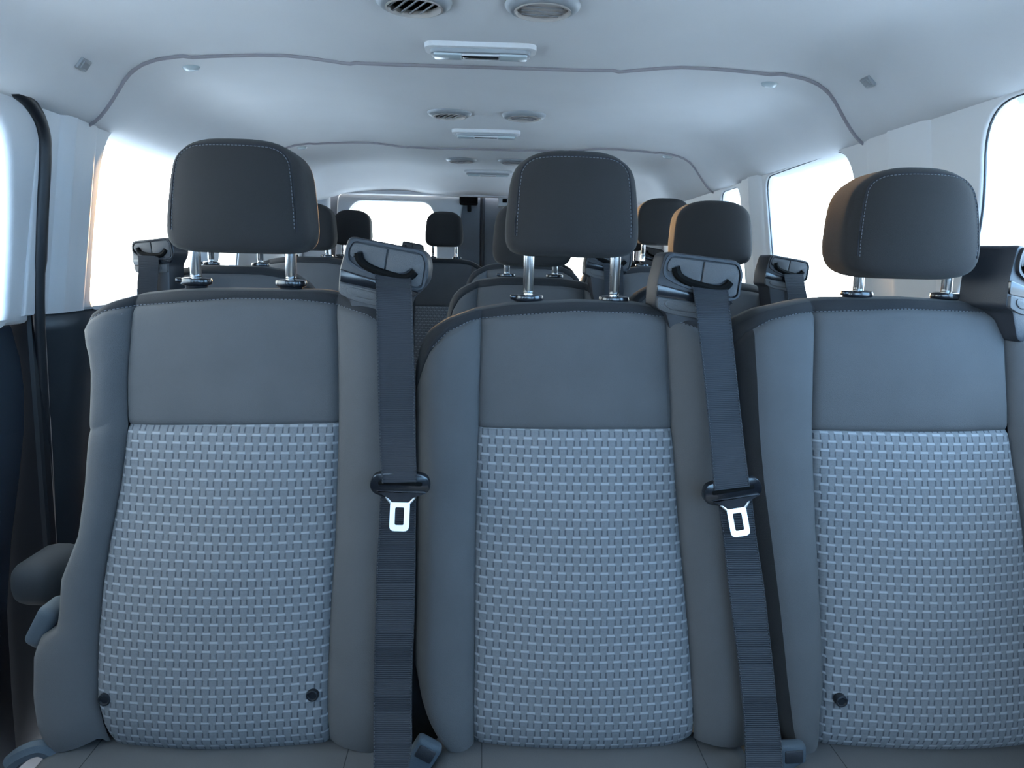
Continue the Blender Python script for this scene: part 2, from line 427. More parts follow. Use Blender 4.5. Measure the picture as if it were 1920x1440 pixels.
# ------------------------------------------------------------------ rear end
RX = -.03
o = bmo('wall_rear', merge(rbox((XC, 3.665, 1.455), (1.72, .05, .035), .008), rbox((-.80, 3.67, .75), (.13, .06, 1.42), .02, 3), rbox((.775, 3.67, .75), (.13, .06, 1.42), .02, 3)), M_trim, smooth=True); struct(o)
def rear_door(s, n):
    d = empty('door_%d' % n, (RX + s * .35, 3.75, 0)); struct(d)
    def fr(u, v_, w_): return Vector((RX + s * u, 3.735 - w_, v_))
    win = rounded([(.215, .98), (.215, 1.33), (.25, 1.412), (.60, 1.412), (.64, 1.33), (.655, .98)], [.03, .09, .06, .06, .09, .03], 7)
    rim = rounded([(.12, .94), (.105, 1.455), (.70, 1.455), (.73, .94)], .03, 6)
    keep(curve_plate('door_panel', [rounded([(.006, .02), (.006, 1.46), (.76, 1.46), (.78, .02)], .01, 3), win], M_rear, fr, .03, .004), d)
    rim2 = rounded([(.165, .955), (.085, 1.448), (.675, 1.448), (.70, .955)], .04, 6)
    keep(curve_plate('window_frame', [rim2, win], M_frame, lambda u, v_, w_: Vector((RX + s * u, 3.712 - w_, v_)), .02, .008), d)
    keep(curve_plate('pane', [grow(win, 1.03)], M_glass, lambda u, v_, w_: Vector((RX + s * u, 3.75 - w_, v_)), .004, 0), d)
    return d
dl = rear_door(-1, 2); dr = rear_door(1, 3)
def local_part(nm, bm, m, par, smooth=False): o = bmo(nm, bm, m, None, smooth); keep(o, par); return o
local_part('door_latch', merge(rbox((-.095, 3.69, 1.425), (.085, .05, .045), .008), rbox((-.092, 3.69, 1.39), (.018, .03, .035), .004)), M_black, dl)
local_part('latch_bracket', rbox((.068, 3.685, 1.42), (.05, .03, .045), .004), M_frame, dr)
local_part('latch_catch', rbox((.073, 3.667, 1.425), (.022, .01, .018), .003), M_black, dr)
local_part('edge_seal', tube([(RX, 3.715, .05), (RX, 3.715, 1.44)], .011, 8), M_rubber, dr)

# ------------------------------------------------------------------ ceiling fittings
def air_vent(x, y, kind, label):
    z = ceil_z(x)
    t = empty('air_vent', (x, y, z)); tag(t, label, 'air vent', 'round air vents along the ceiling')
    bmo('ring', lathe([(.043, .004), (.0445, -.008), (.0465, -.0085), (.053, -.0055), (.0575, -.002), (.059, .002), (.055, .004)][::-1], 48), M_vent, t, True)
    bmo('collar', lathe([(.043, .002), (.0445, -.0095), (.042, -.010), (.0405, .001)], 48), M_beige, t, True)
    if kind == 'open':
        bmo('well', lathe([(.042, .001), (.040, .0145), (.0, .0145)][::-1][1:], 40), M_black, t, True)
        for i, dx in enumerate((-.028, -.014, 0, .014, .028)):
            L = 2 * math.sqrt(max(.0001, .040 ** 2 - dx * dx)) * .97
            bmo('slat', rbox((dx, 0, -.001), (.0022, L, .019), .0008, 1, Matrix.Rotation(math.radians(55), 4, 'Y')), M_slat, t)
        t.rotation_euler.z = math.radians(28)
    else:
        bmo('disc', lathe([(.0415, .003), (.0405, -.0035), (.034, -.0055), (.02, -.0065), (.001, -.007)], 40), M_beige, t, True)
        for dy in (-.018, 0, .018):
            L = 2 * math.sqrt(.036 ** 2 - dy * dy) * .95
            bmo('rib', rbox((0, dy, -.0072), (L, .0025, .0022), .0006, 1), M_slat, t)
        t.rotation_euler.z = math.radians(8)
    return t
for Y, tx, nm in ((1.262, -.021, 'nearest and largest in view'), (2.13, -.010, 'in the middle pair'), (3.02, -.009, 'small and far, in the rearmost pair')):
    air_vent(tx - .099, Y, 'open', 'round grey ceiling vent with slats open, ' + nm)
    air_vent(tx + .099, Y, 'shut', 'round ceiling vent closed by a beige disc, ' + nm)
def dome_lamp(x, y, label):
    z = ceil_z(x); t = empty('dome_lamp', (x, y, z)); tag(t, label, 'ceiling lamp', 'dome lamps along the ceiling')
    def slab(w_, d_, z0, z1, r, dy=0):
        o2 = rounded([(-w_ / 2, -d_ / 2), (w_ / 2, -d_ / 2), (w_ / 2, d_ / 2), (-w_ / 2, d_ / 2)], r, 6)
        b_ = plate(o2, z0, z1, .0025); bmesh.ops.transform(b_, matrix=Matrix.Rotation(math.radians(-90), 4, 'X'), verts=b_.verts)
        bmesh.ops.translate(b_, vec=(0, dy, 0), verts=b_.verts)
        for v_ in b_.verts: v_.co.z = -abs(v_.co.z) if v_.co.z > .004 else v_.co.z
        return b_
    bmo('base', slab(.205, .064, .008, -.002, .022), M_trim, t, True)
    bmo('bezel', slab(.184, .050, .015, .004, .020, .004), M_vent, t, True)
    bmo('lens', rbox((-.060, .004, -.0155), (.052, .036, .006), .002, 2), M_lens, t, True)
    bmo('lens', rbox((.060, .004, -.0155), (.052, .036, .006), .002, 2), M_lens, t, True)
    bmo('switch', rbox((0, .004, -.0155), (.066, .028, .005), .0015, 2), M_gloss, t, True)
    bmo('switch_frame', merge(rbox((0, .019, -.0165), (.07, .003, .004), .001, 1), rbox((0, -.011, -.0165), (.07, .003, .004), .001, 1), rbox((.036, .004, -.0165), (.003, .030, .004), .001, 1), rbox((-.036, .004, -.0165), (.003, .030, .004), .001, 1)), M_trim, t)
    return t
dome_lamp(-.020, 1.495, 'long ceiling lamp with dark middle switch, nearest the viewer')
dome_lamp(-.012, 2.39, 'long flat ceiling lamp just behind the middle pair of round vents')
dome_lamp(-.006, 3.37, 'long ceiling lamp at the rear end of the headliner')

def surf_cap(name, x, y, bm, m, label, cat, group):
    e = .004; z = ceil_z(x); sl = (ceil_z(x + e) - ceil_z(x - e)) / (2 * e)
    o = bmo(name, bm, m, None, True); o.location = (x, y, z - .001); o.rotation_euler = (0, -math.atan(sl), 0)
    tag(o, label, cat, group); return o
for pxx, s, lb in ((-.745, -1, 'small square grey clip on the sloping ceiling edge above the left door'), (.712, 1, 'small square grey clip on the sloping ceiling edge above the right window pillar')):
    y = 1.50
    surf_cap('square_clip', pxx, y, merge(rbox((0, 0, -.002), (.022, .032, .006), .002, 2), rbox((0, 0, -.0055), (.014, .022, .003), .001, 1)), M_vent, lb, 'clip', 'square clips beside the headliner')
cap = lambda: lathe([(.001, -.0055), (.010, -.005), (.0155, -.003), (.018, .001), (.017, .003)], 28)
for x, y, lb in ((-.63, 1.72, 'round flush plug in ceiling panel near its front left corner'), (.60, 1.72, 'round flush plug in ceiling panel near its front right corner'),
                 (-.655, 2.80, 'small far round plug at front left of the rear ceiling panel'), (.63, 2.80, 'small far round plug at front right of the rear ceiling panel')):
    surf_cap('round_plug', x, y, cap(), M_lens, lb, 'plug', 'round plugs in the headliner')

# ------------------------------------------------------------------ seats
KREC = .17
BB = [0, .012, .03, .06, .11, .18, .27, .37, .48, .58, .67, .75, .82, .88, .93, .965, .988, 1]
CC = [0, .01, .025, .05, .09, .15, .22, .3, .4, .5, .6, .7, .78, .85, .91, .95, .975, .99, 1]
def seg_rows(n):
    r = [0, .012, .03, .06] + [.06 + .88 * i / n for i in range(1, n)] + [.94, .97, .988, 1]; return r
def build_back(root, T, seed=0, thick=.085, light=False):
    """T: tables in van coordinates; root at (rx, ry, 0)"""
    R0 = Vector(root.location)
    Yt, Zt = T['yt'], T['zt']
    top = lambda x: itp(T['top'], x); bot = lambda x: itp(T['bot'], x); bnd = lambda x: min(itp(T['band'], x), top(x) - .004)
    spl = lambda x: itp(T['split'], x)
    def P(zone, a, seg, t):
        z = {0: .6, 1: .9, 2: 1.05}[seg]
        if seg == 0: z = T['zb'] + t * (T['zs'] - T['zb'])
        elif seg == 1: z = T['zs'] + t * (T['zbn'] - T['zs'])
        else: z = T['zbn'] + t * (Zt - T['zbn'])
        for _ in range(3):
            L, a1, a2, Rr = (itp(T[k], z) for k in ('L', 'sL', 'sR', 'R'))
            x = a1 + (L - a1) * a if zone == 'l' else a2 + (Rr - a2) * a if zone == 'r' else a1 + (a2 - a1) * a
            lo, hi = ((bot(x), spl(x)), (spl(x), bnd(x)), (bnd(x), top(x)))[seg]
            z = lo + (hi - lo) * t
        W = abs((L - a1) if zone == 'l' else (Rr - a2) if zone == 'r' else (a2 - a1))
        if zone == 'c':
            s = 2 * a - 1; d = .010 * (1 - s * s); dist = min(a, 1 - a) * W
            if seg == 0: d += .010 * math.sin(math.pi * min(1, max(0, t)) ** .8) * (1 - s * s)
            if seg < 2: d -= .006 * math.exp(-abs(z - spl(x)) / .004)
        else:
            d = .017 * math.sin(.5 * math.pi * min(1, a / .5)) - .060 * max(0, (a - .5) / .5) ** 4.0; dist = a * W
            if T.get('crease') and zone == 'l':
                for cz in T['crease']: d -= .005 * math.exp(-abs(z - cz + .02 * a) / .006) * min(1, a * 2)
        d -= .006 * math.exp(-dist / .004) * (1 if seg < 2 else .4)
        d -= .005 * math.exp(-abs(z - bnd(x)) / .004)
        tt = max(0, 1 - (top(x) - z) / .03); d -= .018 * tt ** 2.2
        tb = max(0, 1 - (z - bot(x)) / .05); d -= (.020 if zone == 'c' else .010) * tb ** 2.5
        nz = noise.noise(Vector((x * 9 + seed, z * 9, seed * 3.1))) * .0022 + noise.noise(Vector((x * 30 + seed, z * 30, 7))) * .0006
        d += nz
        y = Yt - KREC * (Zt - z) - d
        return Vector((x, y, z)) - R0, (x, z)
    def patch(name, m, cols, segs, flip=False):
        v = []; uv = []; rows = []
        for seg, n in segs:
            rr = seg_rows(n)
            for t in (rr if not rows else rr[1:]): rows.append((seg, t))
        for seg, t in rows:
            for z_, a in cols:
                p, q = P(z_, a, seg, t); v.append(p); uv.append(q)
        K = len(cols); f = []
        for j in range(len(rows) - 1):
            for i in range(K - 1):
                a = j * K + i; f.append((a, a + 1, a + K + 1, a + K))
        return v, uv, f, K, len(rows)
    nb = 14 if not light else 6; nu = 6 if not light else 4
    Lc = [('l', a) for a in BB[::-1]]; Rc = [('r', a) for a in BB]; Cc = [('c', a) for a in CC]
    if light: Lc = [('l', a) for a in BB[::-2]] + [('l', 0)] * (0); Lc = [('l', a) for a in (1, .965, .88, .75, .58, .37, .18, .06, 0)]; Rc = [(('r'), a) for z_, a in Lc[::-1]]; Cc = [('c', a) for a in CC[::2]]
    for cols, nm, segs, m in ((Lc, 'side_bolster', [(0, nb * 2), (1, nu)], M_fab), (Rc, 'side_bolster', [(0, nb * 2), (1, nu)], M_fab),
                              (Cc, 'woven_panel', [(0, nb)], M_woven), (Cc, 'upper_panel', [(1, nu)], M_fab)):
        if T.get('gusset') and cols is Lc:
            gi = next(i for i, q_ in enumerate(cols) if q_[1] <= T['gusset'])
            v, uv, f, K, N = patch('side_gusset', M_band, cols[:gi + 1], segs); raw('side_gusset', v, f, M_band, root, True, uv); cols = cols[gi:]
        v, uv, f, K, N = patch(nm, m, cols, segs)
        raw(nm, v, f, m, root, True, uv)
    cols = Lc + Cc[1:] + Rc[1:]
    v, uv, f, K, N = patch('top_band', M_band, cols, [(2, 5)])
    base = len(v) - K
    for k, (dy, dz) in enumerate(((.012, .002), (.03, .003), (.055, .001), (thick - .03, -.006), (thick - .02, -.02))):
        for i in range(K):
            p = v[base + i]; v.append(p + Vector((0, dy, dz))); uv.append(uv[base + i])
        for i in range(K - 1):
            a = len(v) - 2 * K + i; f.append((a, a + 1, a + K + 1, a + K))
    raw('top_band', v, f, M_band, root, True, uv)
    # back shell: rim from the bolster edges round to a closed rear face
    v = []; f = []; rows = []
    for seg, n in ((0, 8), (1, 4), (2, 3)):
        for t in [i / n for i in range(n + 1)][(1 if rows else 0):]: rows.append((seg, t))
    for seg, t in rows:
        a = P('l', 1, seg, t)[0]; b = P('r', 1, seg, t)[0]
        m_ = (a + b) / 2
        zz = a.z
        yb = Yt - KREC * (Zt - (zz + R0.z)) - R0.y + thick
        c1 = [a, Vector((a.x + .004, yb - .02, a.z)), Vector((a.x + .02, yb, a.z)), Vector((m_.x, yb + .012, (a.z + b.z) / 2)), Vector((b.x - .02, yb, b.z)), Vector((b.x - .004, yb - .02, b.z)), b]
        v += c1
    for j in range(len(rows) - 1):
        for i in range(6):
            a = j * 7 + i; f.append((a, a + 7, a + 8, a + 1))
    f.append(tuple(range(7))); top_i = (len(rows) - 1) * 7
    # rear upper face up to the band
    K2 = 12; last = [v[top_i + i] for i in range(7)]
    xs = [last[1].x + (last[5].x - last[1].x) * i / K2 for i in range(K2 + 1)]
    s0 = len(v)
    for x in xs:
        v.append(Vector((x, Yt - R0.y + thick - .014, last[0].z - .05)))
    for x in xs:
        v.append(Vector((x, Yt - R0.y + thick - .02, top(x + R0.x) - .012 - R0.z)))
    for i in range(K2): f.append((s0 + i, s0 + i + 1, s0 + K2 + 2 + i, s0 + K2 + 1 + i))
    raw('back_shell', v, f, M_shell, root, True)
    return P

def headrest(root, c, w_, h, dep, posts, zcol, taper=.14, e_top=2.9, e_bot=5.5, stitch=True, cols=None, yaw=0, knob=-1):
    """c = bottom centre (van coords). posts: x offsets of the two posts from c"""
    R0 = Vector(root.location); n = 14
    def S_(p):
        x, y, z = p; tz = (z + 1) / 2; e = e_bot + (e_top - e_bot) * tz ** 1.2
        ey = 6.5
        k = (abs(x) ** e + abs(z) ** e) ** (1 / e) if (x or z) else 0
        kk = (k ** ey + abs(y) ** ey) ** (1 / ey)
        x, y, z = x / kk, y / kk, z / kk
        tz = (z + 1) / 2
        X = x * w_ / 2 * (1 - taper * tz ** 1.3); Z = h / 2 + z * h / 2
        Y = y * dep / 2 + .012 * (x * x) - .012 * math.sin(math.pi * tz) * (1 if y < 0 else 0) * (1 - x * x) + .012 * (tz - .5)
        return Vector((X, Y, Z))
    bm = bmesh.new(); bmesh.ops.create_cube(bm, size=2)
    bmesh.ops.subdivide_edges(bm, edges=bm.edges[:], cuts=n - 1, use_grid_fill=True)
    for vv in bm.verts: vv.co = S_(vv.co)
    hr = bmo('headrest', bm, M_head, root, True); hr.location = Vector(c) - R0; hr.rotation_euler.z = yaw
    for p in hr.data.polygons: p.use_smooth = True
    if stitch:
        q = []
        for a, b in rounded([(-.93, -.93), (-.955, .93), (.955, .93), (.93, -.93)], [.01, .35, .35, .01], 10): q.append((a, b))
        path = []
        for i in range(len(q) - 1):
            for k in range(6): path.append((q[i][0] + (q[i + 1][0] - q[i][0]) * k / 6, q[i][1] + (q[i + 1][1] - q[i][1]) * k / 6))
        path = [p for p in path if p[1] > -.92]
        pts = [S_((a, -1, b)) + Vector((0, -.0002, 0)) for a, b in path]
        g = bmo('seam', tube(pts, .0011, 6), M_groove, hr, True)
        pts2 = [S_((a * .955, -1, b * .965)) + Vector((0, -.0004, 0)) for a, b in path]
        v, f = stitches(pts2, .0046, .003, .0009); o = raw('stitching', v, f, M_stitch, hr, False); o['kind'] = 'stuff'
    for i, dx in enumerate(posts):
        top = .02; bt = -(c[2] - zcol) - .03
        pr = [(.0078, bt), (.0078, top)]
        bm = lathe([(.001, bt), (.0072, bt), (.0072, -.030), (.0060, -.031), (.0060, -.034), (.0072, -.035), (.0072, -.014), (.0072, top)], 20)
        bm.free()
        L = -bt; zz = [bt, -L * .62, -L * .62 + .002, -L * .62 + .004, -L * .62 + .006, top]
        bm = lathe([(.0074, zz[0]), (.0074, zz[1]), (.0060, zz[2]), (.0060, zz[3]), (.0074, zz[4]), (.0074, top)], 20)
        bmesh.ops.translate(bm, vec=(dx, .030, 0), verts=bm.verts)
        bmo('post', bm, M_metal, hr, True)
        g = lathe([(.006, -.012), (.014, -.012), (.0155, -.006), (.0205, -.004), (.0215, .000), (.0205, .0035), (.016, .005), (.0105, .0055), (.009, .004)], 32, sy=.75)
        if i == (0 if knob < 0 else 1): g = merge(g, rbox((-.021 * (1 if i == 0 else -1), -.004, .001), (.008, .012, .007), .002, 2))
        o = bmo('post_guide', g, M_gloss, root, True)
        o.location = Vector((c[0] + dx, c[1] + .030, zcol)) - R0
    return hr

def guide_tower(root, c, tilt, sc=1.0, yaw=0, stem=.085, m_face=None):
    """belt outlet housing on the shoulder of a backrest; c = centre of its face in van coords"""
    R0 = Vector(root.location) if root else Vector()
    k = sc / 1000
    P_ = lambda pts, r=0, n=5: [(x * k, z * k) for x, z in (rounded(pts, r, n) if r else pts)]
    body = [(-52, 38), (46, 38), (55, 22), (56, 0), (48, -14), (38, -26), (30, -stem * 1000), (-20, -stem * 1000), (-40, -40), (-54, -38), (-57, -6)]
    h = bmo('belt_guide_housing', plate(P_(body, 9), 0, .060 * sc, .004 * sc), M_housing, root, True)
    h.location = Vector(c) - R0; h.rotation_euler = (0, math.radians(tilt), math.radians(yaw))
    face = [(-43, 31), (43, 31), (49, 20), (48, -9), (30, -9), (28, -2), (-28, 2), (-44, 10)]
    # two inset face plates, left and right of the centre joint
    lf = [(-43, 31), (-1, 31), (-1, 4), (-10, 4), (-23, 9), (-28, 14), (-31, 22), (-37, 20), (-41, 12), (-46, 14), (-47, 22)]
    rf = [(1, 31), (43, 31), (49, 21), (49, -6), (44, -10), (32, -10), (30, -4), (36, 2), (38, 10), (33, 13), (26, 6), (16, 2), (1, 3)]
    fm = m_face or M_plast
    bmo('face_plate', plate(P_(lf, 2, 3), -.0035 * sc, .002, .0012 * sc), fm, h, True)
    bmo('face_plate', plate(P_(rf, 2, 3), -.0035 * sc, .002, .0012 * sc), fm, h, True)
    # belt slot: dark of the smile-shaped recess painted as a raised black tube
    pts = smooth_path([(-36 * k, -.004, 19 * k), (-32 * k, -.004, 10 * k), (-18 * k, -.004, 3 * k), (5 * k, -.004, -1 * k), (24 * k, -.004, -2 * k), (34 * k, -.004, 3 * k), (38 * k, -.004, 9 * k)], 5)
    bmo('belt_slot', tube(pts, [.0052 * sc] * len(pts), 8), M_black, h, True)
    rim = rounded([(-47, 36), (46, 36), (53, 22), (53, -9), (46, -14), (24, -13), (-30, -3), (-50, 5), (-52, 20)], 8, 5)
    rin = rounded([(-44, 33), (43.5, 33), (50.5, 21), (50.5, -8), (45, -11.5), (24, -10.5), (-30, 0), (-47, 8), (-49, 20)], 7, 5)
    bmo('face_rim', plate([(x * k, z * k) for x, z in rim], -.0045 * sc, .001, 0, hole=[(x * k, z * k) for x, z in rin]), M_housing, h, True)
    bmo('gloss_band', plate(P_([(-56, -5), (-30, -8), (48, -16), (40, -24), (-54, -21)], 2, 3), -.0015 * sc, .004, .001 * sc), M_gloss, h, True)
    bmo('lower_panel', plate(P_([(-54, -22), (36, -26), (34, -44), (-30, -42), (-51, -37)], 4, 3), -.003 * sc, .003, .001 * sc), fm, h, True)
    bmo('lower_inset', plate(P_([(-42, -25), (20, -28), (20, -36), (-34, -36), (-43, -31)], 3, 4), -.0045 * sc, 0, .0008 * sc), M_plast, h, True)
    return h

def cushion(root, x0, x1, yb, ztop, front=.46):
    R0 = Vector(root.location); cx = (x0 + x1) / 2; wd = x1 - x0
    bm = rbox((cx, yb - front / 2, ztop - .06), (wd, front, .12), .028, 4)
    for vv in bm.verts: vv.co -= R0
    o = bmo('seat_cushion', bm, M_fab, root, True)
    for xx in (x0 + .07, x1 - .07):
        bm = tube([(xx, yb - .03, ztop - .001), (xx + .003, yb - front + .03, ztop - .001)], .0012, 6)
        for vv in bm.verts: vv.co -= R0
        bmo('cushion_seam', bm, M_groove, root)
    bm = merge(rbox((cx, yb - front / 2, (ztop - .12) - .04), (wd * .9, front * .9, .08), .01))
    for vv in bm.verts: vv.co -= R0
    bmo('seat_pan', bm, M_dark, root, True)
    for sx in (-.36, .36):
        zz = ztop - .19
        bm = merge(rbox((cx + sx * wd, yb - front / 2, zz / 2 + .01), (.04, front * .7, zz), .008), rbox((cx + sx * wd, yb - front / 2, .012), (.06, front * .95, .024), .004))
        for vv in bm.verts: vv.co -= R0
        bmo('leg', bm, M_dark, root, True)

# ---- front row, measured outlines (pixel points turned into van metres on the reclined back plane)
YT1, ZT1 = 1.04, 1.075
def bp(x, y, off=0.0):
    d = CR * (x - 960) + CU * (720 - y) + CF * FPX
    # plane y = YT1 - KREC*(ZT1 - z) - off
    t = (YT1 - KREC * (ZT1 - CAMZ) - off) / (d.y - KREC * d.z)
    p = CO + d * t; return p
def tz(pts): return sorted([(bp(x, y).z, bp(x, y).x) for x, y in pts])
def tx(pts): return sorted([(bp(x, y).x, bp(x, y).z) for x, y in pts])
def table(L, sL, sR, R, top, band, split, bot):
    T = dict(L=tz(L), sL=tz(sL), sR=tz(sR), R=tz(R), top=tx(top), band=tx(band), split=tx(split), bot=tx(bot), yt=YT1, zt=ZT1)
    T['zb'] = T['bot'][len(T['bot']) // 2][1]; T['zs'] = T['split'][0][1]; T['zbn'] = T['band'][len(T['band']) // 2][1]
    return T

TL = table(
    L=[(143, 600), (141, 625), (153, 655), (162, 700), (160, 760), (151, 900), (140, 1000), (118, 1050), (104, 1080), (100, 1150), (92, 1185), (60, 1197), (45, 1230), (44, 1300), (52, 1360), (66, 1400), (72, 1412)],
    sL=[(247, 560), (241, 640), (235, 700), (237, 797), (225, 900), (206, 1000), (190, 1100), (181, 1200), (180, 1310), (188, 1360), (198, 1412)],
    sR=[(628, 560), (632, 640), (634, 795), (628, 1000), (618, 1150), (612, 1300), (615, 1412)],
    R=[(758, 560), (764, 700), (766, 900), (766, 1100), (764, 1330), (752, 1412)],
    top=[(141, 622), (150, 606), (165, 592), (200, 570), (250, 554), (340, 545), (440, 545), (600, 548), (660, 560), (705, 575), (745, 600), (765, 650)],
    band=[(141, 632), (152, 615), (168, 600), (200, 583), (250, 574), (380, 564), (440, 560), (560, 563), (630, 572), (690, 590), (745, 622), (766, 690)],
    split=[(44, 800), (237, 797), (634, 794), (760, 794)],
    bot=[(44, 1395), (60, 1408), (85, 1413), (150, 1398), (183, 1388), (192, 1400), (210, 1413), (400, 1418), (605, 1412), (618, 1398), (640, 1402), (700, 1406), (770, 1380)])
TL['crease'] = [bp(180, 632).z, bp(180, 782).z]
TM = table(
    L=[(775, 600), (773, 700), (775, 800), (775, 900), (773, 1100), (770, 1250), (778, 1320), (796, 1370), (822, 1400)],
    sL=[(903, 590), (897, 800), (892, 1000), (890, 1200), (888, 1412)],
    sR=[(1250, 590), (1260, 803), (1275, 1000), (1293, 1200), (1307, 1412)],
    R=[(1362, 600), (1366, 700), (1382, 850), (1400, 1000), (1418, 1200), (1425, 1412)],
    top=[(776, 690), (784, 655), (800, 627), (835, 603), (890, 584), (960, 572), (1080, 567), (1190, 570), (1250, 582), (1310, 600), (1345, 625), (1362, 670)],
    band=[(776, 740), (793, 690), (808, 655), (840, 622), (880, 603), (903, 598), (960, 592), (1080, 584), (1190, 588), (1250, 596), (1305, 615), (1335, 645), (1358, 700), (1362, 720)],
    split=[(770, 803), (897, 803), (1260, 805), (1400, 805)],
    bot=[(777, 1330), (790, 1365), (805, 1385), (830, 1402), (888, 1408), (960, 1415), (1100, 1418), (1250, 1416), (1307, 1396), (1380, 1396), (1425, 1390)])
TR = table(
    L=[(1369, 600), (1370, 650), (1376, 720), (1382, 800), (1392, 900), (1408, 1000), (1430, 1150), (1446, 1280), (1462, 1360), (1480, 1412)],
    sL=[(1531, 580), (1525, 808), (1533, 1000), (1543, 1200), (1546, 1290), (1540, 1350), (1542, 1412)],
    sR=[(1885, 580), (1896, 806), (1922, 1000), (1940, 1200), (1945, 1412)],
    R=[(2005, 600), (2015, 800), (2040, 1000), (2060, 1200), (2070, 1412)],
    top=[(1370, 655), (1376, 630), (1392, 606), (1430, 584), (1500, 570), (1560, 563), (1700, 561), (1850, 570), (1920, 580), (1980, 610), (2005, 660)],
    band=[(1371, 690), (1380, 655), (1400, 622), (1440, 600), (1490, 589), (1531, 586), (1700, 580), (1885, 588), (1960, 604), (1992, 650), (2005, 690)],
    split=[(1370, 806), (1526, 808), (1898, 808), (2020, 806)],
    bot=[(1440, 1380), (1480, 1405), (1500, 1413), (1538, 1410), (1546, 1414), (1700, 1418), (1930, 1417), (2070, 1410)])

TR['gusset'] = .8
G1 = 'front row of three bench seats'
front = []
for T, cx, lab in ((TL, -.36, 'grey fabric seat at left of the front row, beside the sliding door'), (TM, .115, 'grey fabric seat in the middle of the front row between two belts'), (TR, .60, 'grey fabric seat at right end of the front row, cut off by frame')):
    r = empty('passenger_seat', (cx, .80, 0)); tag(r, lab, 'seat', G1); T['P'] = build_back(r, T, seed=cx * 10 + 5); front.append(r)
    zs = bp(440, 1412).z
    b0 = T['bot'][0][0]; b1 = T['bot'][-1][0]
    cushion(r, b0 + .02, b1 - .012, 1.0, zs + .004)
sL_, sM_, sR_ = front
# stitched seam under the dark band
for T, r in zip((TL, TM, TR), front):
    R0 = Vector(r.location); pts = []
    x0 = T['band'][0][0] + .02; x1 = T['band'][-1][0] - .02
    for i in range(121):
        a = i / 120; 
        if a < .27: p = T['P']('l', 1 - a / .27 * 1.0, 2, .05)[0]
        elif a < .73: p = T['P']('c', (a - .27) / .46, 2, .05)[0]
        else: p = T['P']('r', (a - .73) / .27, 2, .05)[0]
        pts.append(p + Vector((0, -.0012, 0)))
    pts = pts[10:-10]
    v, f = stitches(pts, .0052, .0034, .0009); o = raw('stitching', v, f, M_stitch, r, False); o['kind'] = 'stuff'

def hr_px(root, xl, xr, yt, yb, p1, p2, ycol, dep=.10, **k):
    Y = 1.035; a = px(xl, (yt + yb) / 2, Y - .03); b = px(xr, (yt + yb) / 2, Y - .03)
    t = px((xl + xr) / 2, yt, Y); u = px((xl + xr) / 2, yb, Y - .03)
    c = Vector(((a.x + b.x) / 2, Y + .012, u.z)); q1 = px(p1, ycol, Y + .042); q2 = px(p2, ycol, Y + .042)
    return headrest(root, c, (b.x - a.x) * 1.07, t.z - u.z, dep, (q1.x - c.x, q2.x - c.x), (q1.z + q2.z) / 2, **k)
hr_px(sL_, 304, 568, 262, 474, 368, 546, 529, taper=.16, e_top=3.6, e_bot=6)
hr_px(sM_, 955, 1201, 284, 482, 990, 1151, 560, taper=.13, e_top=3.4, e_bot=6, dep=.09)
hr_px(sR_, 1598, 1853, 316, 524, 1608, 1773, 553, taper=.17, e_top=2.9, e_bot=4.2)

# lower fixings: dark mounting holes in the woven panels
def hole(root, x, y, off=.003):
    p = bp(x, y, off); r_ = Matrix.Rotation(math.radians(90), 4, 'X')
    for nm, prf, m in (('eyelet', [(.0052, .0015), (.0062, .0035), (.0078, .0030), (.0084, 0), (.0084, -.006)], M_rubber), ('hole', [(.001, -.0010), (.0060, -.0008), (.0062, -.006)], M_black)):
        bm = lathe(prf, 24); o = bmo(nm, bm, m, root, True, r_)
        o.location = p - Vector(root.location) 
hole(sL_, 197, 1311); hole(sL_, 586, 1303); hole(sR_, 1577, 1314, .010)

# towers of the front row
def face_pt(x, y, Y): return px(x, y, Y)
c1 = face_pt(721, 512, 1.035); guide_tower(sL_, c1, 9.5, 1.04)
c2 = face_pt(1312, 535, 1.035); guide_tower(sM_, c2, 6.0, 1.03, yaw=0)
c3 = face_pt(1948, 528, 1.03); guide_tower(sR_, c3, 6, 1.12, yaw=24, stem=.075)

# side hinge cover and lever at the door side of the left seat
def local_bm(nm, bm, m, root):
    for vv in bm.verts: vv.co -= Vector(root.location)
    return bmo(nm, bm, m, root, True)
local_bm('hinge_cover', merge(rbox(px(92, 1165, 1.0), (.028, .05, .06), .010, 3, Matrix.Rotation(math.radians(28), 4, 'Y'))), M_shell, sL_)
local_bm('hinge_bracket', rbox(px(792, 1335, 1.085), (.075, .035, .26), .01, 2), M_rough, sL_)  # dark block added so the gap between the seats looks shaded
local_bm('hinge_bracket', rbox(px(1475, 1370, 1.085), (.06, .035, .22), .01, 2), M_rough, sM_)  # another added block, darkening the gap beside the right seat
local_bm('recliner_cover', rbox(px(95, 1075, 1.16), (.075, .12, .07), .028, 4), M_rough, sL_)
local_bm('side_lever', merge(tube(smooth_path([px(20, 1432, .93), px(45, 1412, .93), px(75, 1402, .935), px(100, 1412, .94)], 5), .011, 8)), M_shell, sL_)

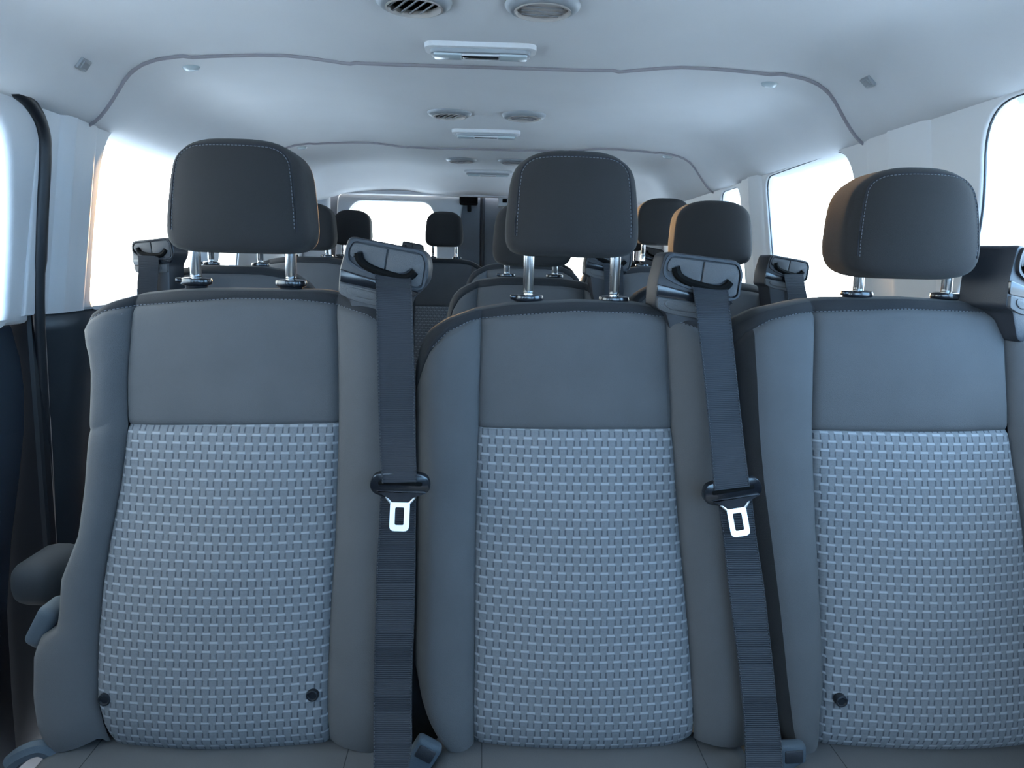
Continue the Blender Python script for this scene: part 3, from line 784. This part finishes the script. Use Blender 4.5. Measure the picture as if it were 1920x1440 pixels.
# ------------------------------------------------------------------ seat belts of the front row
def ribbon(pts, th=.0016):
    """pts: list of (left point, right point)"""
    v = []; f = []; uv = []; s = 0; prev = None
    K = 5
    for a, b in pts:
        c = (a + b) / 2
        if prev is not None: s += (c - prev).length
        prev = c
        for k in range(K):
            t = k / (K - 1); q = a + (b - a) * t; v.append(q); uv.append((t * .047, s))
        for k in range(K):
            t = k / (K - 1); q = a + (b - a) * t; v.append(q + Vector((0, th, 0))); uv.append((t * .047, s))
    R_ = 2 * K
    for j in range(len(pts) - 1):
        o_ = j * R_
        for k in range(K - 1):
            f.append((o_ + k, o_ + R_ + k, o_ + R_ + k + 1, o_ + k + 1)); f.append((o_ + K + k, o_ + K + k + 1, o_ + R_ + K + k + 1, o_ + R_ + K + k))
        f.append((o_, o_ + K, o_ + R_ + K, o_ + R_)); f.append((o_ + K - 1, o_ + R_ + K - 1, o_ + R_ + 2 * K - 1, o_ + 2 * K - 1))
    return v, f, uv
def densify(rows, n=5):
    a = smooth_path([r[0] for r in rows], n); b = smooth_path([r[1] for r in rows], n); return list(zip(a, b))
def belt(rows_up, rows_lo, label, tongue, tilt):
    up = densify([(bp(l, y, o), bp(r, y2, o)) for l, y, r, y2, o in rows_up]); lo = densify([(bp(l, y, o), bp(r, y2, o)) for l, y, r, y2, o in rows_lo])
    tp = bp(*tongue, .060)
    t = empty('seat_belt', tp); tag(t, label, 'seat belt', 'black lap and shoulder belts of the front row')
    for nm, rr in (('upper_webbing', up), ('lower_webbing', lo)):
        v, f, uv = ribbon(rr); v = [p - tp for p in v]; o = raw(nm, v, f, M_web, t, False, uv)
        ed = []
        for side in (0, 1):
            v2, f2 = stitches([r[side] + Vector(((.0012, -.0012)[side], -.0004, 0)) - tp for r in rr], .0042, .002, .0016)
            off = len(ed and ed[0]) if ed else 0
            if not ed: ed = [v2, f2]
            else: ed = [ed[0] + v2, ed[1] + [tuple(i + off for i in q) for q in f2]]
        g = raw('edge_stitching', ed[0], ed[1], M_housing, o, False); g['kind'] = 'stuff'
    rot = Matrix.Rotation(math.radians(tilt), 4, 'Y')
    k = .00074
    sh = [(-50, 10), (-44, 22), (-30, 26), (32, 26), (46, 21), (52, 6), (50, -6), (24, -18), (-20, -20), (-44, -12), (-51, -2)]
    bm = plate([(x * k, z * k) for x, z in rounded(sh, 7, 4)], -.004, .007, .0025)
    bo = bmo('tongue_body', bm, M_gloss, t, True, rot)
    bmo('tongue_slot', plate([(x * k, z * k) for x, z in rounded([(-36, 4), (-36, 11), (38, 11), (38, 4)], 3, 3)], -.0048, 0, .0005), M_black, bo, True, rot)
    bmo('tongue_grip', plate([(x * k, z * k) for x, z in rounded([(-40, -6), (42, -4), (46, -8), (20, -18), (14, -27), (-11, -27), (-18, -19)], 3, 3)], -.006, 0, .0015), M_housing, bo, True, rot)
    fr = [(-18, -17), (-13, -17), (-9, -27), (13, -27), (17, -17), (22, -17), (18, -28), (18, -66), (12, -74), (-10, -74), (-16, -66), (-15, -28)]
    ou = rounded([(-15, -26), (18, -26), (18, -74), (-15, -74)], [3, 3, 9, 9], 5); inn = rounded([(-6.5, -34), (9, -34), (9, -64), (-6.5, -64)], 3, 5)
    m_ = plate([(x * k, z * k) for x, z in ou], -.0015, .0008, 0, hole=[(x * k, z * k) for x, z in inn])
    for sx, ex in ((-13.5, -23), (16.5, 26)):
        m_ = merge(m_, tube([(sx * k, -.0005, -28 * k), (ex * k, -.0005, -17 * k)], .0015, 6))
    bmo('metal_tongue', m_, M_steel, t, True, rot @ Matrix.Rotation(math.radians(-14), 4, 'X'))
    return t
belt([(700, 497, 768, 508, .012), (703, 520, 771, 526, .020), (705, 560, 773, 563, .040), (708, 700, 777, 700, .048), (711, 820, 779, 820, .050), (715, 885, 781, 885, .066), (716, 905, 781, 904, .068)],
     [(714, 908, 781, 908, .048), (712, 950, 780, 950, .046), (710, 1000, 779, 1000, .044), (706, 1060, 779, 1060, .044), (704, 1150, 777, 1150, .044), (701, 1250, 773, 1250, .046), (700, 1330, 772, 1330, .05), (700, 1400, 772, 1400, .06), (700, 1450, 765, 1450, .07)],
     'black seat belt hanging left of the middle seat, bright steel tongue upright', (750, 913), 1)
belt([(1293, 524, 1361, 531, .012), (1299, 545, 1366, 550, .020), (1306, 590, 1370, 590, .042), (1319, 700, 1381, 698, .048), (1331, 820, 1394, 818, .050), (1337, 895, 1403, 889, .066), (1340, 920, 1406, 912, .068)],
     [(1343, 925, 1408, 917, .048), (1349, 960, 1413, 960, .046), (1356, 1010, 1419, 1010, .044), (1366, 1100, 1433, 1100, .044), (1376, 1180, 1442, 1180, .044), (1385, 1250, 1450, 1250, .045), (1393, 1330, 1458, 1330, .05), (1397, 1400, 1466, 1400, .055), (1398, 1450, 1468, 1450, .065)],
     'black seat belt left of the right seat, steel tongue tilted', (1373, 925), -10)

# buckles low between the seats
def buckle(x, y, rot, label, Y=.925):
    p = px(x, y, Y); t = empty('belt_buckle', p); tag(t, label, 'buckle', 'belt buckles between the seat cushions')
    m_ = Matrix.Rotation(math.radians(rot), 4, 'Y')
    bmo('buckle_body', rbox((0, 0, 0), (.036, .02, .07), .006, 3), M_shell, t, True, m_)
    bmo('release_button', rbox((0, -.009, .020), (.024, .006, .018), .002, 2), M_housing, t, True, m_)
    bmo('stalk', rbox((0, .002, -.10), (.022, .008, .16), .003, 2), M_dark, t, True, m_)
buckle(784, 1428, 30, 'blue grey belt buckle low beside the left belt of the middle seat')
buckle(1483, 1436, -4, 'grey belt buckle low beside the belt of the right seat')

# ------------------------------------------------------------------ rows behind: one seat built, then copied
r0 = empty('passenger_seat', (.105, 1.62, 0))
sym = lambda half: sorted([(.105 - x, z) for x, z in half] + [(.105 + x, z) for x, z in half])
dx = .105
T2 = dict(L=[(.46, dx - .175), (.6, dx - .19), (.9, dx - .205), (1.1, dx - .205)], sL=[(.46, dx - .15), (.8, dx - .135), (1.1, dx - .128)],
          sR=[(.46, dx + .15), (.8, dx + .135), (1.1, dx + .128)], R=[(.46, dx + .175), (.6, dx + .19), (.9, dx + .205), (1.1, dx + .205)],
          top=sym([(0, 1.095), (.08, 1.094), (.13, 1.085), (.17, 1.066), (.19, 1.045), (.2, 1.02), (.205, .99)]),
          band=sym([(0, 1.078), (.08, 1.077), (.13, 1.069), (.165, 1.05), (.183, 1.028), (.194, .99), (.205, .93)]),
          split=[(-.2, .90), (.4, .90)], bot=[(-.2, .475), (.4, .475)], yt=1.86, zt=1.09, zb=.475, zs=.90, zbn=1.07)
build_back(r0, T2, seed=3, light=True)
cushion(r0, dx - .2, dx + .2, 1.80, .475)
h0 = headrest(r0, (dx, 1.875, 1.122), .195, .152, .10, (-.059, .059), 1.100, taper=.12, e_top=3.2, e_bot=5, stitch=False)
def copy_tree(o, parent=None):
    c = o.copy(); C.objects.link(c); c.parent = parent
    for ch in list(o.children): copy_tree(ch, c)
    return c
rows = [(.105, 1.86, 1.0, 0, 'seat behind the front middle seat, second row, largely hidden'),
        (-.610, 1.86, 1.012, .016, 'second row seat against the left wall, headrest hidden behind front left headrest'),
        (.537, 1.86, 1.0, .012, 'second row right seat with dark headrest raised against the rear pillar'),
        (.125, 2.65, 1.035, 0, 'third row middle seat, only its dark shoulder showing'),
        (-.612, 2.65, 1.040, -.005, 'third row left seat, blue grey back under a dark headrest edge'),
        (.597, 2.65, 1.032, .045, 'third row right seat with pale grey back and raised headrest'),
        (-.588, 3.40, 1.050, .02, 'last row seat at far left, dark headrest against the rear window'),
        (-.192, 3.40, 1.050, .022, 'last row seat with small headrest edged by orange sunlight'),
        (.205, 3.40, 1.050, .02, 'last row seat right of centre, hidden by front middle headrest'),
        (.600, 3.40, 1.050, .02, 'last row seat at far right against the rear wall'),
        (-.58, -.36, 1.03, 0, 'outer cab passenger seat in front of the door, seen from behind'),  # both cab seats stand out of view, added to shade the front row's left
        (-.15, -.36, 1.03, 0, 'inner cab passenger seat beside the gangway, seen from behind')]
seats = []
for i, (x, y, sc, lift, lab) in enumerate(rows):
    s = r0 if i == 0 else copy_tree(r0)
    seats.append((s, x, y, sc, lift, lab))
for s, x, y, sc, lift, lab in seats:
    tag(s, lab, 'seat', 'seats in the rows behind')
    s.location = (x, y - .24, 0); s.scale = (.93 if y > 3 else 1, 1, sc)
    for ch in s.children:
        if ch.name.startswith('headrest'): ch.location.z += lift
        if y > 3: 
            if ch.name.startswith('headrest'): ch.scale = (.93, 1, .94)
bpy.context.view_layer.update()
def far_tower(idx, x, y, Y, tilt, sc, yaw, name_lab=None, web=True, wl=None):
    s = seats[idx][0]; p = px(x, y, Y)
    h = guide_tower(None, (0, 0, 0), tilt, sc, yaw, stem=.10)
    h.parent = s; k = s.scale.z
    h.location = ((p.x - s.location.x), (p.y - s.location.y), p.z / k); h.scale = (1, 1, 1 / k)
    if web:
        pts = [(Vector((0, 0, 0)) + Vector((a, b, c_)), Vector((a + w2, b, c_))) for a, b, c_, w2 in wl]
        pts = densify(pts, 4); t = empty('seat_belt', p); v, f, uv = ribbon(pts)
        raw('webbing', v, f, M_web, t, False, uv); tag(t, name_lab, 'seat belt', 'belts of the rows behind')
    return h
far_tower(2, 1476, 512, 1.80, 8, .95, 6, 'slack belt webbing hanging from the guide beside the right rear window', True, [(-.010, -.008, -.002, .045), (-.006, -.014, -.03, .045), (.004, -.014, -.07, .045), (.010, -.012, -.14, .045), (.012, -.012, -.24, .045)])
far_tower(1, 287, 478, 1.80, -6, .95, -12, 'dark belt webbing hanging from the guide at the left window', True, [(-.030, -.010, -.002, .045), (-.028, -.014, -.03, .045), (-.034, -.014, -.08, .045), (-.036, -.012, -.15, .045), (-.036, -.012, -.25, .045)])
far_tower(0, 1142, 492, 1.80, 8, .95, 0, 'dark belt webbing on the guide half hidden behind the middle headrest', True, [(-.015, -.008, -.002, .045), (-.012, -.012, -.03, .045), (-.01, -.012, -.08, .045), (-.008, -.012, -.2, .045)])
far_tower(7, 768, 470, 3.33, 9, .9, 0, None, False)
far_tower(9, 1228, 480, 3.33, 9, .9, 0, None, False)
